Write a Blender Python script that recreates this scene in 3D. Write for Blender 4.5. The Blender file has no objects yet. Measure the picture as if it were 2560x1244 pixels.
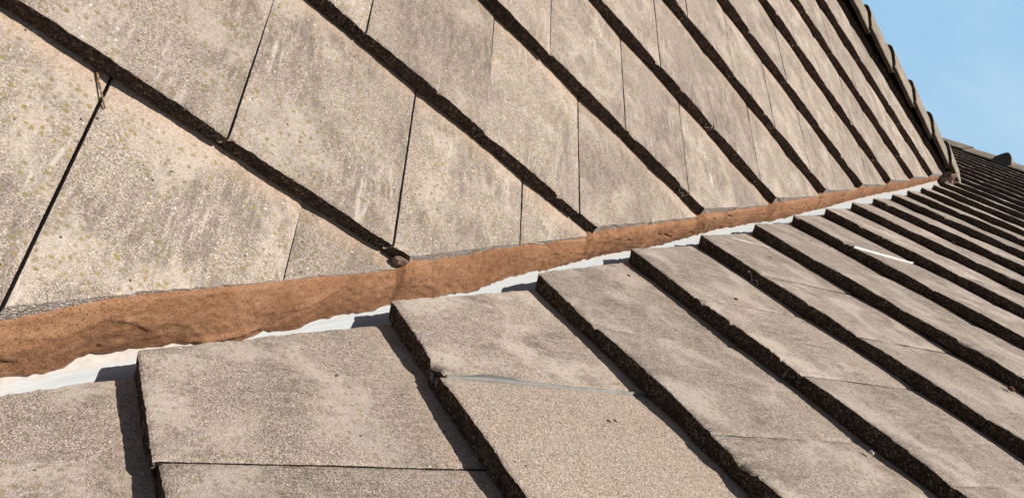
import bpy, bmesh, math, random
import numpy as np
from mathutils import Matrix, Vector

# ------------------------------------------------------------------ camera, sky, sun, exposure
G = 0.345                                    # tile gauge in metres
scene = bpy.context.scene
COL = scene.collection
cam_data = bpy.data.cameras.new("camera")
cam_data.sensor_width = 36.0
cam_data.sensor_fit = 'HORIZONTAL'
cam_data.lens = 29.03
cam_data.clip_start = 0.01
cam_data.clip_end = 3000.0
cam = bpy.data.objects.new("camera", cam_data)
COL.objects.link(cam)
RW = Matrix(((0.44714642, 0.6403694, 0.62448948),
             (-0.41000488, -0.47376658, 0.77938516),
             (0.79495665, -0.60454302, 0.05071155)))        # world -> camera
CAMP = Vector((1.13298, -0.87518, 0.16516))
cam.matrix_world = Matrix.Translation(CAMP) @ RW.transposed().to_4x4()
scene.camera = cam

SUN = Vector((0.65, 0.165, 1.0)).normalized()
SUN_EL = math.asin(SUN.z)
world = bpy.data.worlds.new("World")
scene.world = world
world.use_nodes = True
wt = world.node_tree
wt.nodes.clear()
w_out = wt.nodes.new("ShaderNodeOutputWorld")
w_bg = wt.nodes.new("ShaderNodeBackground")
w_sky = wt.nodes.new("ShaderNodeTexSky")
w_sky.sky_type = 'NISHITA'
w_sky.sun_disc = False
w_sky.sun_elevation = SUN_EL
w_sky.sun_rotation = math.atan2(SUN.x, SUN.y)
w_sky.air_density = 1.0
w_sky.dust_density = 1.0
w_sky.ozone_density = 1.0
w_bg.inputs["Strength"].default_value = 0.05
# thin cirrus with an added bright patch, low north-west only; other sky stays dim
w_tc = wt.nodes.new("ShaderNodeTexCoord")
w_dot = wt.nodes.new("ShaderNodeVectorMath"); w_dot.operation = 'DOT_PRODUCT'
_az, _el = math.radians(126), math.radians(22)
w_dot.inputs[1].default_value = (math.cos(_az) * math.cos(_el), math.sin(_az) * math.cos(_el), math.sin(_el))
wt.links.new(w_tc.outputs["Generated"], w_dot.inputs[0])
w_map = wt.nodes.new("ShaderNodeMapping"); w_map.inputs["Scale"].default_value = (1.0, 1.0, 2.6)
w_map.inputs["Rotation"].default_value = (0.3, 0.2, 0.0)
wt.links.new(w_tc.outputs["Generated"], w_map.inputs[0])
w_noise = wt.nodes.new("ShaderNodeTexNoise")
w_noise.inputs["Scale"].default_value = 3.2; w_noise.inputs["Detail"].default_value = 6.0; w_noise.inputs["Roughness"].default_value = 0.55
wt.links.new(w_map.outputs[0], w_noise.inputs["Vector"])
w_rng = wt.nodes.new("ShaderNodeMapRange"); w_rng.interpolation_type = 'SMOOTHSTEP'
w_rng.inputs[1].default_value = 0.62; w_rng.inputs[2].default_value = 0.93
wt.links.new(w_dot.outputs["Value"], w_rng.inputs[0])
w_col = wt.nodes.new("ShaderNodeValToRGB")
w_col.color_ramp.elements[0].position = 0.35; w_col.color_ramp.elements[0].color = (0.290, 0.515, 0.750, 1)
w_col.color_ramp.elements[1].position = 0.70; w_col.color_ramp.elements[1].color = (0.425, 0.620, 0.785, 1)
wt.links.new(w_noise.outputs["Fac"], w_col.inputs[0])
w_scale = wt.nodes.new("ShaderNodeVectorMath"); w_scale.operation = 'SCALE'; w_scale.inputs["Scale"].default_value = 20.0
wt.links.new(w_col.outputs[0], w_scale.inputs[0])
w_mix = wt.nodes.new("ShaderNodeMix"); w_mix.data_type = 'RGBA'
wt.links.new(w_rng.outputs[0], w_mix.inputs[0])
wt.links.new(w_sky.outputs[0], w_mix.inputs[6])
wt.links.new(w_scale.outputs[0], w_mix.inputs[7])
wt.links.new(w_mix.outputs[2], w_bg.inputs[0])
wt.links.new(w_bg.outputs[0], w_out.inputs[0])

sun_data = bpy.data.lights.new("sun", 'SUN')
sun_data.energy = 5.0
sun_data.angle = math.radians(0.5)
sun_data.color = (1.0, 0.945, 0.875)
sun = bpy.data.objects.new("sun", sun_data)
COL.objects.link(sun)
sun.rotation_euler = SUN.to_track_quat('Z', 'Y').to_euler()

scene.view_settings.view_transform = 'Standard'
scene.view_settings.look = 'None'
scene.view_settings.gamma = 1.0
scene.view_settings.use_curve_mapping = False
scene.view_settings.exposure = 0.15

# ------------------------------------------------------------------ roof frames
TA, TB = 0.765755, 0.460375                  # pitches of the two slopes
SA0, SB0 = -1.104127 * G, -2.654190 * G      # where course 0 starts, along each slope
GA, GB = 0.970849 * G, G
T = 0.0328                                   # butt height
W = 0.2950                                   # cover width
LAP = 0.07
FR = {
    'A': (Vector((0, 1, 0)), Vector((-math.cos(TA), 0, math.sin(TA))), Vector((math.sin(TA), 0, math.cos(TA)))),
    'B': (Vector((1, 0, 0)), Vector((0, math.cos(TB), math.sin(TB))), Vector((0, -math.sin(TB), math.cos(TB)))),
}
NA, NB = FR['A'][2], FR['B'][2]
D = NA.cross(NB).normalized()
if D.z < 0: D = -D
EA = NA.cross(D)
if EA.x > 0: EA = -EA
EB = NB.cross(D)
if EB.y < 0: EB = -EB
HH = Vector((D.y, -D.x, 0)).normalized()     # level direction across the valley, towards slope B
VV = HH.cross(D)
if VV.z < 0: VV = -VV

def frame(pl, u, s, h):
    U, S, N = FR[pl]
    p = U * u + S * s + N * h
    return Matrix(((U.x, S.x, N.x, p.x), (U.y, S.y, N.y, p.y), (U.z, S.z, N.z, p.z), (0, 0, 0, 1)))

def put(pl, u, s, h):
    U, S, N = FR[pl]
    return U * u + S * s + N * h

def project(p):
    q = RW @ (p - CAMP)
    if q.z > -0.02: return None
    return (1280 + 2064.13 * q.x / -q.z, 622 - 2064.13 * q.y / -q.z, -q.z)

# ------------------------------------------------------------------ value noise
def _hash(ix, iy, iz):
    n = (ix.astype(np.int64) * 374761393 + iy.astype(np.int64) * 668265263 + iz.astype(np.int64) * 2147483647) & 0xFFFFFFFF
    n = ((n ^ (n >> 13)) * 1274126177) & 0xFFFFFFFF
    n = ((n ^ (n >> 16)) * 2246822519) & 0xFFFFFFFF
    return ((n ^ (n >> 15)) & 0xFFFFFF) / float(0xFFFFFF)

def vnoise(x, y, z):
    x = np.asarray(x, float); y = np.asarray(y, float) + 0 * x; z = np.asarray(z, float) + 0 * x
    fx, fy, fz = np.floor(x), np.floor(y), np.floor(z)
    tx, ty, tz = x - fx, y - fy, z - fz
    tx = tx * tx * (3 - 2 * tx); ty = ty * ty * (3 - 2 * ty); tz = tz * tz * (3 - 2 * tz)
    r = 0
    for i in (0, 1):
        for j in (0, 1):
            for k in (0, 1):
                r = r + (tx if i else 1 - tx) * (ty if j else 1 - ty) * (tz if k else 1 - tz) * _hash(fx + i, fy + j, fz + k)
    return r * 2 - 1

def fbm(x, y, z, o=3):
    r = 0; a = 1.0; f = 1.0
    for i in range(o):
        r = r + a * vnoise(x * f + 17.3 * i, y * f + 5.1 * i, z * f + 9.7 * i)
        a *= 0.5; f *= 2.03
    return r

# ------------------------------------------------------------------ materials
def new_mat(name):
    m = bpy.data.materials.new(name); m.use_nodes = True
    nt = m.node_tree; nt.nodes.clear()
    out = nt.nodes.new("ShaderNodeOutputMaterial")
    b = nt.nodes.new("ShaderNodeBsdfPrincipled")
    nt.links.new(b.outputs[0], out.inputs[0])
    return m, nt, b

class NT:
    def __init__(self, nt): self.nt = nt
    def n(self, kind, **kw):
        x = self.nt.nodes.new(kind)
        for k, v in kw.items(): setattr(x, k, v)
        return x
    def L(self, a, b): self.nt.links.new(a, b)
    def val(self, sock, v):
        if isinstance(v, (int, float, tuple, list)): sock.default_value = v
        else: self.L(v, sock)
    def math(self, op, a, b=0.0, clamp=False):
        x = self.n("ShaderNodeMath", operation=op, use_clamp=clamp)
        self.val(x.inputs[0], a); self.val(x.inputs[1], b); return x.outputs[0]
    def vmath(self, op, a, b):
        x = self.n("ShaderNodeVectorMath", operation=op)
        self.val(x.inputs[0], a); self.val(x.inputs[1], b); return x.outputs[0]
    def noise(self, vec, scale, detail=2.0, rough=0.5, dist=0.0):
        x = self.n("ShaderNodeTexNoise"); self.L(vec, x.inputs["Vector"])
        x.inputs["Scale"].default_value = scale; x.inputs["Detail"].default_value = detail
        x.inputs["Roughness"].default_value = rough; x.inputs["Distortion"].default_value = dist
        return x.outputs["Fac"]
    def voro(self, vec, scale, feature='F1', rand=1.0):
        x = self.n("ShaderNodeTexVoronoi", feature=feature); self.L(vec, x.inputs["Vector"])
        x.inputs["Scale"].default_value = scale; x.inputs["Randomness"].default_value = rand
        return x
    def ramp(self, fac, stops, interp='LINEAR'):
        x = self.n("ShaderNodeValToRGB"); x.color_ramp.interpolation = interp
        self.L(fac, x.inputs[0]); e = x.color_ramp.elements
        while len(e) < len(stops): e.new(0.5)
        for i, (p, c) in enumerate(stops):
            e[i].position = p
            e[i].color = c if len(c) == 4 else (*c, 1)
        return x.outputs[0]
    def step(self, v, lo, hi):
        x = self.n("ShaderNodeMapRange", interpolation_type='SMOOTHSTEP'); self.val(x.inputs[0], v)
        x.inputs[1].default_value = lo; x.inputs[2].default_value = hi
        return x.outputs[0]
    def mix(self, f, a, b, blend='MIX'):
        x = self.n("ShaderNodeMix", data_type='RGBA', blend_type=blend)
        self.val(x.inputs[0], f)
        self.val(x.inputs[6], a if not isinstance(a, tuple) else (*a, 1))
        self.val(x.inputs[7], b if not isinstance(b, tuple) else (*b, 1))
        return x.outputs[2]
    def bump(self, h, strength, dist, normal=None):
        x = self.n("ShaderNodeBump"); self.L(h, x.inputs["Height"])
        x.inputs["Strength"].default_value = strength; x.inputs["Distance"].default_value = dist
        if normal is not None: self.L(normal, x.inputs["Normal"])
        return x.outputs[0]

def tile_material(name, base, dark, lichen, sooty, clean, tint=(1, 1, 1), bloom=0.5, streak=0.3):
    """Exposed-aggregate concrete: sandy grains, lichen spots, bloom, soot and a cleaner sheltered head."""
    m, nt, b = new_mat(name); k = NT(nt)
    tc = k.n("ShaderNodeTexCoord"); oi = k.n("ShaderNodeObjectInfo")
    P = tc.outputs["Object"]
    off = k.n("ShaderNodeCombineXYZ")
    r1 = k.math('MULTIPLY', oi.outputs["Random"], 91.7)
    k.L(r1, off.inputs[0]); k.L(k.math('MULTIPLY', r1, 3.37), off.inputs[1]); k.L(k.math('MULTIPLY', r1, 0.71), off.inputs[2])
    Q = k.vmath('ADD', P, off.outputs[0])
    sep = k.n("ShaderNodeSeparateXYZ"); k.L(P, sep.inputs[0])
    # grains
    v1 = k.voro(Q, 680.0); v2 = k.voro(Q, 1200.0)
    g1 = k.n("ShaderNodeSeparateColor"); k.L(v1.outputs["Color"], g1.inputs[0])
    g2 = k.n("ShaderNodeSeparateColor"); k.L(v2.outputs["Color"], g2.inputs[0])
    br, bg, bb = base
    grain = k.ramp(g1.outputs[0], [(0.0, tuple(c * 0.42 for c in base)), (0.35, tuple(c * 0.82 for c in base)),
                                   (0.7, (br * 1.14, bg * 1.15, bb * 1.17)), (0.93, (br * 1.30, bg * 1.35, bb * 1.42)), (1.0, (0.56, 0.50, 0.44))])
    fine = k.ramp(g2.outputs[1], [(0.0, (0.42, 0.40, 0.39)), (0.5, (1, 1, 1)), (1.0, (1.5, 1.5, 1.5))])
    col = k.mix(0.75, grain, fine, 'MULTIPLY')
    gaps = k.step(v1.outputs["Distance"], 0.35, 0.75)
    col = k.mix(k.math('MULTIPLY', gaps, 0.45), col, dark)
    # large weathering
    stretch = k.n("ShaderNodeMapping"); k.L(Q, stretch.inputs[0]); stretch.inputs["Scale"].default_value = (1.0, 0.24, 1.0)
    big = k.noise(Q, 7.0, 4.0, 0.6, 0.4)
    mid = k.noise(stretch.outputs[0], 80.0, 7.0, 0.78, 0.3)
    soot = k.math('MULTIPLY', k.step(big, 0.38, 0.62), k.step(mid, 0.43, 0.56))
    col = k.mix(k.math('MULTIPLY', soot, sooty), col, k.mix(0.28, dark, col, 'MIX'))
    blo = k.math('MULTIPLY', k.step(k.noise(Q, 9.0, 4.0, 0.6, 0.3), 0.46, 0.66), bloom)
    col = k.mix(blo, col, k.mix(0.35, (0.55, 0.465, 0.390), grain, 'MIX'))
    # scuffed pale streaks running down the slope
    st2 = k.n("ShaderNodeMapping"); k.L(Q, st2.inputs[0]); st2.inputs["Scale"].default_value = (1.0, 0.10, 1.0)
    sn = k.noise(st2.outputs[0], 95.0, 3.0, 0.6)
    sm = k.step(k.noise(Q, 8.0, 1.0, 0.5), 0.54, 0.68)
    col = k.mix(k.math('MULTIPLY', k.math('MULTIPLY', k.step(sn, 0.52, 0.68), sm), streak), col, (0.62, 0.55, 0.48))
    # lichen spots
    vl = k.voro(Q, 115.0)
    gl = k.n("ShaderNodeSeparateColor"); k.L(vl.outputs["Color"], gl.inputs[0])
    wob = k.math('MULTIPLY', k.math('SUBTRACT', k.noise(Q, 170.0, 5.0, 0.75), 0.5), 1.25)
    rad = k.math('MULTIPLY', k.math('ADD', vl.outputs["Distance"], wob), 1.0)
    spot = k.math('SUBTRACT', 1.0, k.step(rad, 0.08, 0.50))
    gate = k.step(gl.outputs[1], 0.18, 0.62)
    patch = k.step(k.noise(Q, 9.0, 3.0, 0.6), 0.30, 0.52)
    lic = k.math('MULTIPLY', k.math('MULTIPLY', spot, gate), k.math('MULTIPLY', patch, lichen), True)
    lcol = k.ramp(gl.outputs[2], [(0.0, (0.190, 0.150, 0.075)), (0.7, (0.240, 0.182, 0.066)), (1.0, (0.27, 0.198, 0.06))])
    col = k.mix(lic, col, lcol)
    # rusty cleaner head, sheltered by the course above
    hn = k.math('MULTIPLY', k.math('SUBTRACT', k.noise(Q, 22.0, 3.0, 0.6), 0.5), 0.06)
    head = k.step(k.math('ADD', sep.outputs[1], hn), G - 0.055, G - 0.005)
    col = k.mix(k.math('MULTIPLY', head, clean), col, k.mix(0.45, (0.50, 0.335, 0.225), grain, 'MIX'))
    # a few black pits and bright shell grains
    vp = k.voro(Q, 120.0); gp = k.n("ShaderNodeSeparateColor"); k.L(vp.outputs["Color"], gp.inputs[0])
    pit = k.math('MULTIPLY', k.math('SUBTRACT', 1.0, k.step(vp.outputs["Distance"], 0.12, 0.25)), k.step(gp.outputs[0], 0.955, 0.97))
    col = k.mix(pit, col, (0.035, 0.028, 0.022))
    shell = k.math('MULTIPLY', k.math('SUBTRACT', 1.0, k.step(vp.outputs["Distance"], 0.14, 0.24)), k.step(gp.outputs[1], 0.955, 0.97))
    col = k.mix(shell, col, (0.66, 0.63, 0.57))
    tv = k.n("ShaderNodeMapRange"); k.L(oi.outputs["Random"], tv.inputs[0])
    tv.inputs[3].default_value = 0.90; tv.inputs[4].default_value = 1.10
    tcomb = k.n("ShaderNodeCombineColor")
    for i in range(3): k.L(k.math('MULTIPLY', tv.outputs[0], tint[i]), tcomb.inputs[i])
    col = k.mix(1.0, col, tcomb.outputs[0], 'MULTIPLY')
    k.L(col, b.inputs["Base Color"])
    b.inputs["Roughness"].default_value = 0.9
    b.inputs["Specular IOR Level"].default_value = 0.25
    h1 = k.math('SUBTRACT', 1.0, v1.outputs["Distance"])
    hh = k.math('ADD', k.math('MULTIPLY', h1, k.math('ADD', g1.outputs[1], 0.5)), k.math('MULTIPLY', k.noise(Q, 1500.0, 2.0, 0.6), 0.5))
    bn = k.bump(hh, 0.75, 0.0009)
    bn = k.bump(k.noise(Q, 60.0, 4.0, 0.6), 0.5, 0.0012, bn)
    k.L(bn, b.inputs["Normal"])
    return m

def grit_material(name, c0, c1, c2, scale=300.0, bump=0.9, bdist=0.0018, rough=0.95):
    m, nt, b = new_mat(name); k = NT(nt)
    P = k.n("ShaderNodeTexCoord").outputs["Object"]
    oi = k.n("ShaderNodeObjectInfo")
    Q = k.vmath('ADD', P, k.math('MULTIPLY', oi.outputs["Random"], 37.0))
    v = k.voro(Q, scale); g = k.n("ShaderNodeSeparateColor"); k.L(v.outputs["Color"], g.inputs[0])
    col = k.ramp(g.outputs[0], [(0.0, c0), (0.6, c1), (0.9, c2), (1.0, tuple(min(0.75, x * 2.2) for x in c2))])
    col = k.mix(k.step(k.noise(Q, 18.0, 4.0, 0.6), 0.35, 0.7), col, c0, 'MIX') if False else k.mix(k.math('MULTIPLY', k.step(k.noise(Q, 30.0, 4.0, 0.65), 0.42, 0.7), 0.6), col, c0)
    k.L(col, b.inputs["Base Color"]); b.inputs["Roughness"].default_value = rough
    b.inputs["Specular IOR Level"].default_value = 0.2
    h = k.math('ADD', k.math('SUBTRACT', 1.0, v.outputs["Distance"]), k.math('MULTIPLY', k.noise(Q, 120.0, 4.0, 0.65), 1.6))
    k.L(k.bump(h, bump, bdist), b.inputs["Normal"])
    return m

def mortar_material():
    m, nt, b = new_mat("brown_mortar"); k = NT(nt)
    tc = k.n("ShaderNodeTexCoord"); P = tc.outputs["Object"]; UV = tc.outputs["UV"]
    big = k.noise(P, 5.0, 4.0, 0.6, 0.5)
    col = k.ramp(big, [(0.30, (0.215, 0.102, 0.052)), (0.5, (0.295, 0.147, 0.077)), (0.72, (0.365, 0.200, 0.112))])
    # trowel drag, along the valley
    rot = k.n("ShaderNodeMapping"); k.L(UV, rot.inputs[0]); rot.inputs["Scale"].default_value = (1.0, 0.19, 1.0); rot.inputs["Rotation"].default_value = (0, 0, 0.12)
    drag = k.noise(rot.outputs[0], 16.0, 7.0, 0.7, 0.8)
    col = k.mix(k.math('MULTIPLY', k.step(drag, 0.42, 0.68), 0.5), col, (0.38, 0.215, 0.118))
    sand = k.voro(P, 620.0); gs = k.n("ShaderNodeSeparateColor"); k.L(sand.outputs["Color"], gs.inputs[0])
    col = k.mix(0.8, col, k.ramp(gs.outputs[0], [(0.0, (0.5, 0.45, 0.42)), (0.3, (0.95, 0.95, 0.95)), (1.0, (1.25, 1.25, 1.25))]), 'MULTIPLY')
    pits = k.voro(P, 330.0); gp = k.n("ShaderNodeSeparateColor"); k.L(pits.outputs["Color"], gp.inputs[0])
    pm = k.math('MULTIPLY', k.math('SUBTRACT', 1.0, k.step(pits.outputs["Distance"], 0.12, 0.32)), k.step(gp.outputs[0], 0.82, 0.9))
    col = k.mix(pm, col, (0.10, 0.05, 0.03))
    sc2 = k.n("ShaderNodeMapping"); k.L(UV, sc2.inputs[0]); sc2.inputs["Scale"].default_value = (1.0, 0.55, 1.0); sc2.inputs["Rotation"].default_value = (0, 0, -0.10)
    sr = k.math('ABSOLUTE', k.math('SUBTRACT', k.noise(sc2.outputs[0], 22.0, 3.0, 0.6, 0.3), 0.5))
    scratch = k.math('MULTIPLY', k.math('SUBTRACT', 1.0, k.step(sr, 0.0, 0.022)), k.step(k.noise(P, 9.0, 2.0, 0.5), 0.5, 0.6))
    col = k.mix(k.math('MULTIPLY', scratch, 0.45), col, (0.50, 0.31, 0.185))
    dusty = k.math('MULTIPLY', k.step(k.noise(P, 16.0, 4.0, 0.65), 0.55, 0.72), 0.4)
    col = k.mix(dusty, col, (0.36, 0.22, 0.145))
    # dried pale edge where it was feathered out
    sepu = k.n("ShaderNodeSeparateXYZ"); k.L(UV, sepu.inputs[0])
    edge = k.math('ADD', sepu.outputs[1], k.math('MULTIPLY', k.math('SUBTRACT', k.noise(P, 45.0, 4.0, 0.65), 0.5), 0.22))
    col = k.mix(k.math('MULTIPLY', k.step(edge, 0.90, 1.0), 0.6), col, (0.50, 0.35, 0.25))
    k.L(col, b.inputs["Base Color"]); b.inputs["Roughness"].default_value = 0.92
    b.inputs["Specular IOR Level"].default_value = 0.2
    h = k.math('ADD', k.math('MULTIPLY', k.noise(P, 170.0, 5.0, 0.7), 1.0), k.math('MULTIPLY', drag, 0.9))
    h = k.math('SUBTRACT', h, k.math('MULTIPLY', pm, 0.9))
    bn = k.bump(h, 0.85, 0.0022)
    bn = k.bump(k.noise(P, 800.0, 3.0, 0.7), 0.9, 0.0011, bn)
    k.L(bn, b.inputs["Normal"])
    return m

def metal_material(name, c_lo, c_hi, smear, rough=0.42):
    m, nt, b = new_mat(name); k = NT(nt)
    tc = k.n("ShaderNodeTexCoord"); P = tc.outputs["Object"]; UV = tc.outputs["UV"]
    sc = k.n("ShaderNodeMapping"); k.L(UV, sc.inputs[0]); sc.inputs["Scale"].default_value = (1.0, 14.0, 1.0)
    drag = k.noise(sc.outputs[0], 11.0, 5.0, 0.65, 0.3)
    col = k.ramp(drag, [(0.3, c_lo), (0.7, c_hi)])
    sp = k.n("ShaderNodeSeparateXYZ"); k.L(UV, sp.inputs[0])
    d = k.math('ADD', sp.outputs[1], k.math('MULTIPLY', k.math('SUBTRACT', k.noise(P, 38.0, 5.0, 0.65), 0.5), 0.26))
    sm = k.math('MULTIPLY', k.math('SUBTRACT', 1.0, k.step(d, 0.25, 0.33)), smear)
    col = k.mix(sm, col, k.ramp(k.noise(P, 90.0, 3.0, 0.6), [(0.3, (0.40, 0.345, 0.29)), (0.7, (0.50, 0.455, 0.41))]))
    k.L(col, b.inputs["Base Color"]); b.inputs["Roughness"].default_value = rough
    b.inputs["Specular IOR Level"].default_value = 0.4
    k.L(k.bump(k.math('ADD', drag, k.noise(P, 50.0, 4.0, 0.6)), 0.35, 0.0012), b.inputs["Normal"])
    return m

BASE_A = (0.420, 0.337, 0.270)
BASE_B = (0.478, 0.383, 0.308)
M_TILE_A = tile_material("weathered_concrete_spotted", BASE_A, (0.115, 0.095, 0.080), 0.95, 0.80, 0.7, bloom=0.65, streak=0.55)
M_TILE_B = tile_material("weathered_concrete_sooty", BASE_B, (0.085, 0.070, 0.062), 0.60, 0.65, 0.35, bloom=0.9, streak=0.4)
M_TILE_NEW = tile_material("clean_tan_concrete", (0.49, 0.382, 0.298), (0.20, 0.15, 0.11), 0.0, 0.0, 0.1, bloom=0.15, streak=0.15)
M_RIDGE = tile_material("ridge_concrete", (0.39, 0.32, 0.245), (0.085, 0.070, 0.060), 0.9, 0.6, 0.0, bloom=0.25)
M_BUTT = grit_material("shade_dark_concrete_edge", (0.018, 0.012, 0.010), (0.052, 0.036, 0.029), (0.115, 0.088, 0.074), scale=400.0)  # near black: shade of the butts and ridge edges is put into the colour
M_CUT = grit_material("sawn_concrete_edge", (0.26, 0.22, 0.19), (0.47, 0.405, 0.345), (0.58, 0.52, 0.46), scale=420.0)
M_END_SHADE = grit_material("shade_dark_end_face", (0.035, 0.035, 0.040), (0.075, 0.073, 0.080), (0.12, 0.115, 0.12), scale=300.0)  # dark blue-grey carries the shade on the upright ridge end
M_MORTAR = mortar_material()
M_PINK = grit_material("pink_mortar", (0.20, 0.125, 0.095), (0.33, 0.215, 0.165), (0.42, 0.30, 0.24), scale=380.0, bump=1.0, bdist=0.003)
M_ENDM = grit_material("ridge_end_mortar", (0.16, 0.105, 0.082), (0.29, 0.20, 0.16), (0.40, 0.31, 0.26), scale=260.0, bump=1.0, bdist=0.004)
M_PALE = grit_material("pale_mortar", (0.33, 0.25, 0.19), (0.50, 0.40, 0.32), (0.60, 0.52, 0.44), scale=380.0, bump=0.8, bdist=0.002)
M_LINER = metal_material("grey_valley_sheet", (0.33, 0.355, 0.362), (0.50, 0.515, 0.512), 0.95, 0.5)
M_LEAD = metal_material("dull_lead", (0.11, 0.107, 0.098), (0.24, 0.23, 0.21), 0.0, 0.6)
M_WHITE = metal_material("white_strip", (0.48, 0.48, 0.46), (0.60, 0.60, 0.58), 0.0, 0.5)
M_FELT = grit_material("black_underlay", (0.012, 0.011, 0.011), (0.02, 0.019, 0.018), (0.03, 0.028, 0.027), scale=200.0)
M_CRUMB = grit_material("red_brown_crumb", (0.10, 0.045, 0.028), (0.18, 0.085, 0.050), (0.26, 0.14, 0.09), scale=900.0)
M_STRAW = grit_material("dry_twig", (0.16, 0.11, 0.06), (0.30, 0.22, 0.12), (0.42, 0.33, 0.20), scale=600.0)
M_STONE = grit_material("pale_stone", (0.30, 0.27, 0.25), (0.42, 0.39, 0.37), (0.55, 0.52, 0.50), scale=500.0)
M_GROUND = grit_material("garden_ground", (0.035, 0.05, 0.02), (0.06, 0.085, 0.035), (0.10, 0.11, 0.06), scale=3.0, bdist=0.05)

# ------------------------------------------------------------------ object helpers
def link(name, me, mats, parent=None, mw=None):
    o = bpy.data.objects.new(name, me)
    for m in mats: me.materials.append(m)
    COL.objects.link(o)
    if mw is not None: o.matrix_world = mw
    if parent is not None: o.parent = parent
    return o

def tag(o, label, cat, group=None, kind=None):
    if label: o['label'] = label
    if cat: o['category'] = cat
    if group: o['group'] = group
    o['kind'] = kind or 'thing'
    return o

def mesh_from(verts, faces, name, mi=None, smooth=False, uvs=None):
    me = bpy.data.meshes.new(name)
    me.from_pydata(verts, [], faces)
    if mi is not None: me.polygons.foreach_set('material_index', mi)
    if smooth: me.polygons.foreach_set('use_smooth', [True] * len(me.polygons))
    if uvs is not None:
        uv = me.uv_layers.new(name="UVMap")
        li = np.empty(len(me.loops), dtype=np.int32); me.loops.foreach_get('vertex_index', li)
        uv.data.foreach_set('uv', np.asarray(uvs, dtype=np.float32)[li].ravel())
    me.update()
    return me

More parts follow.
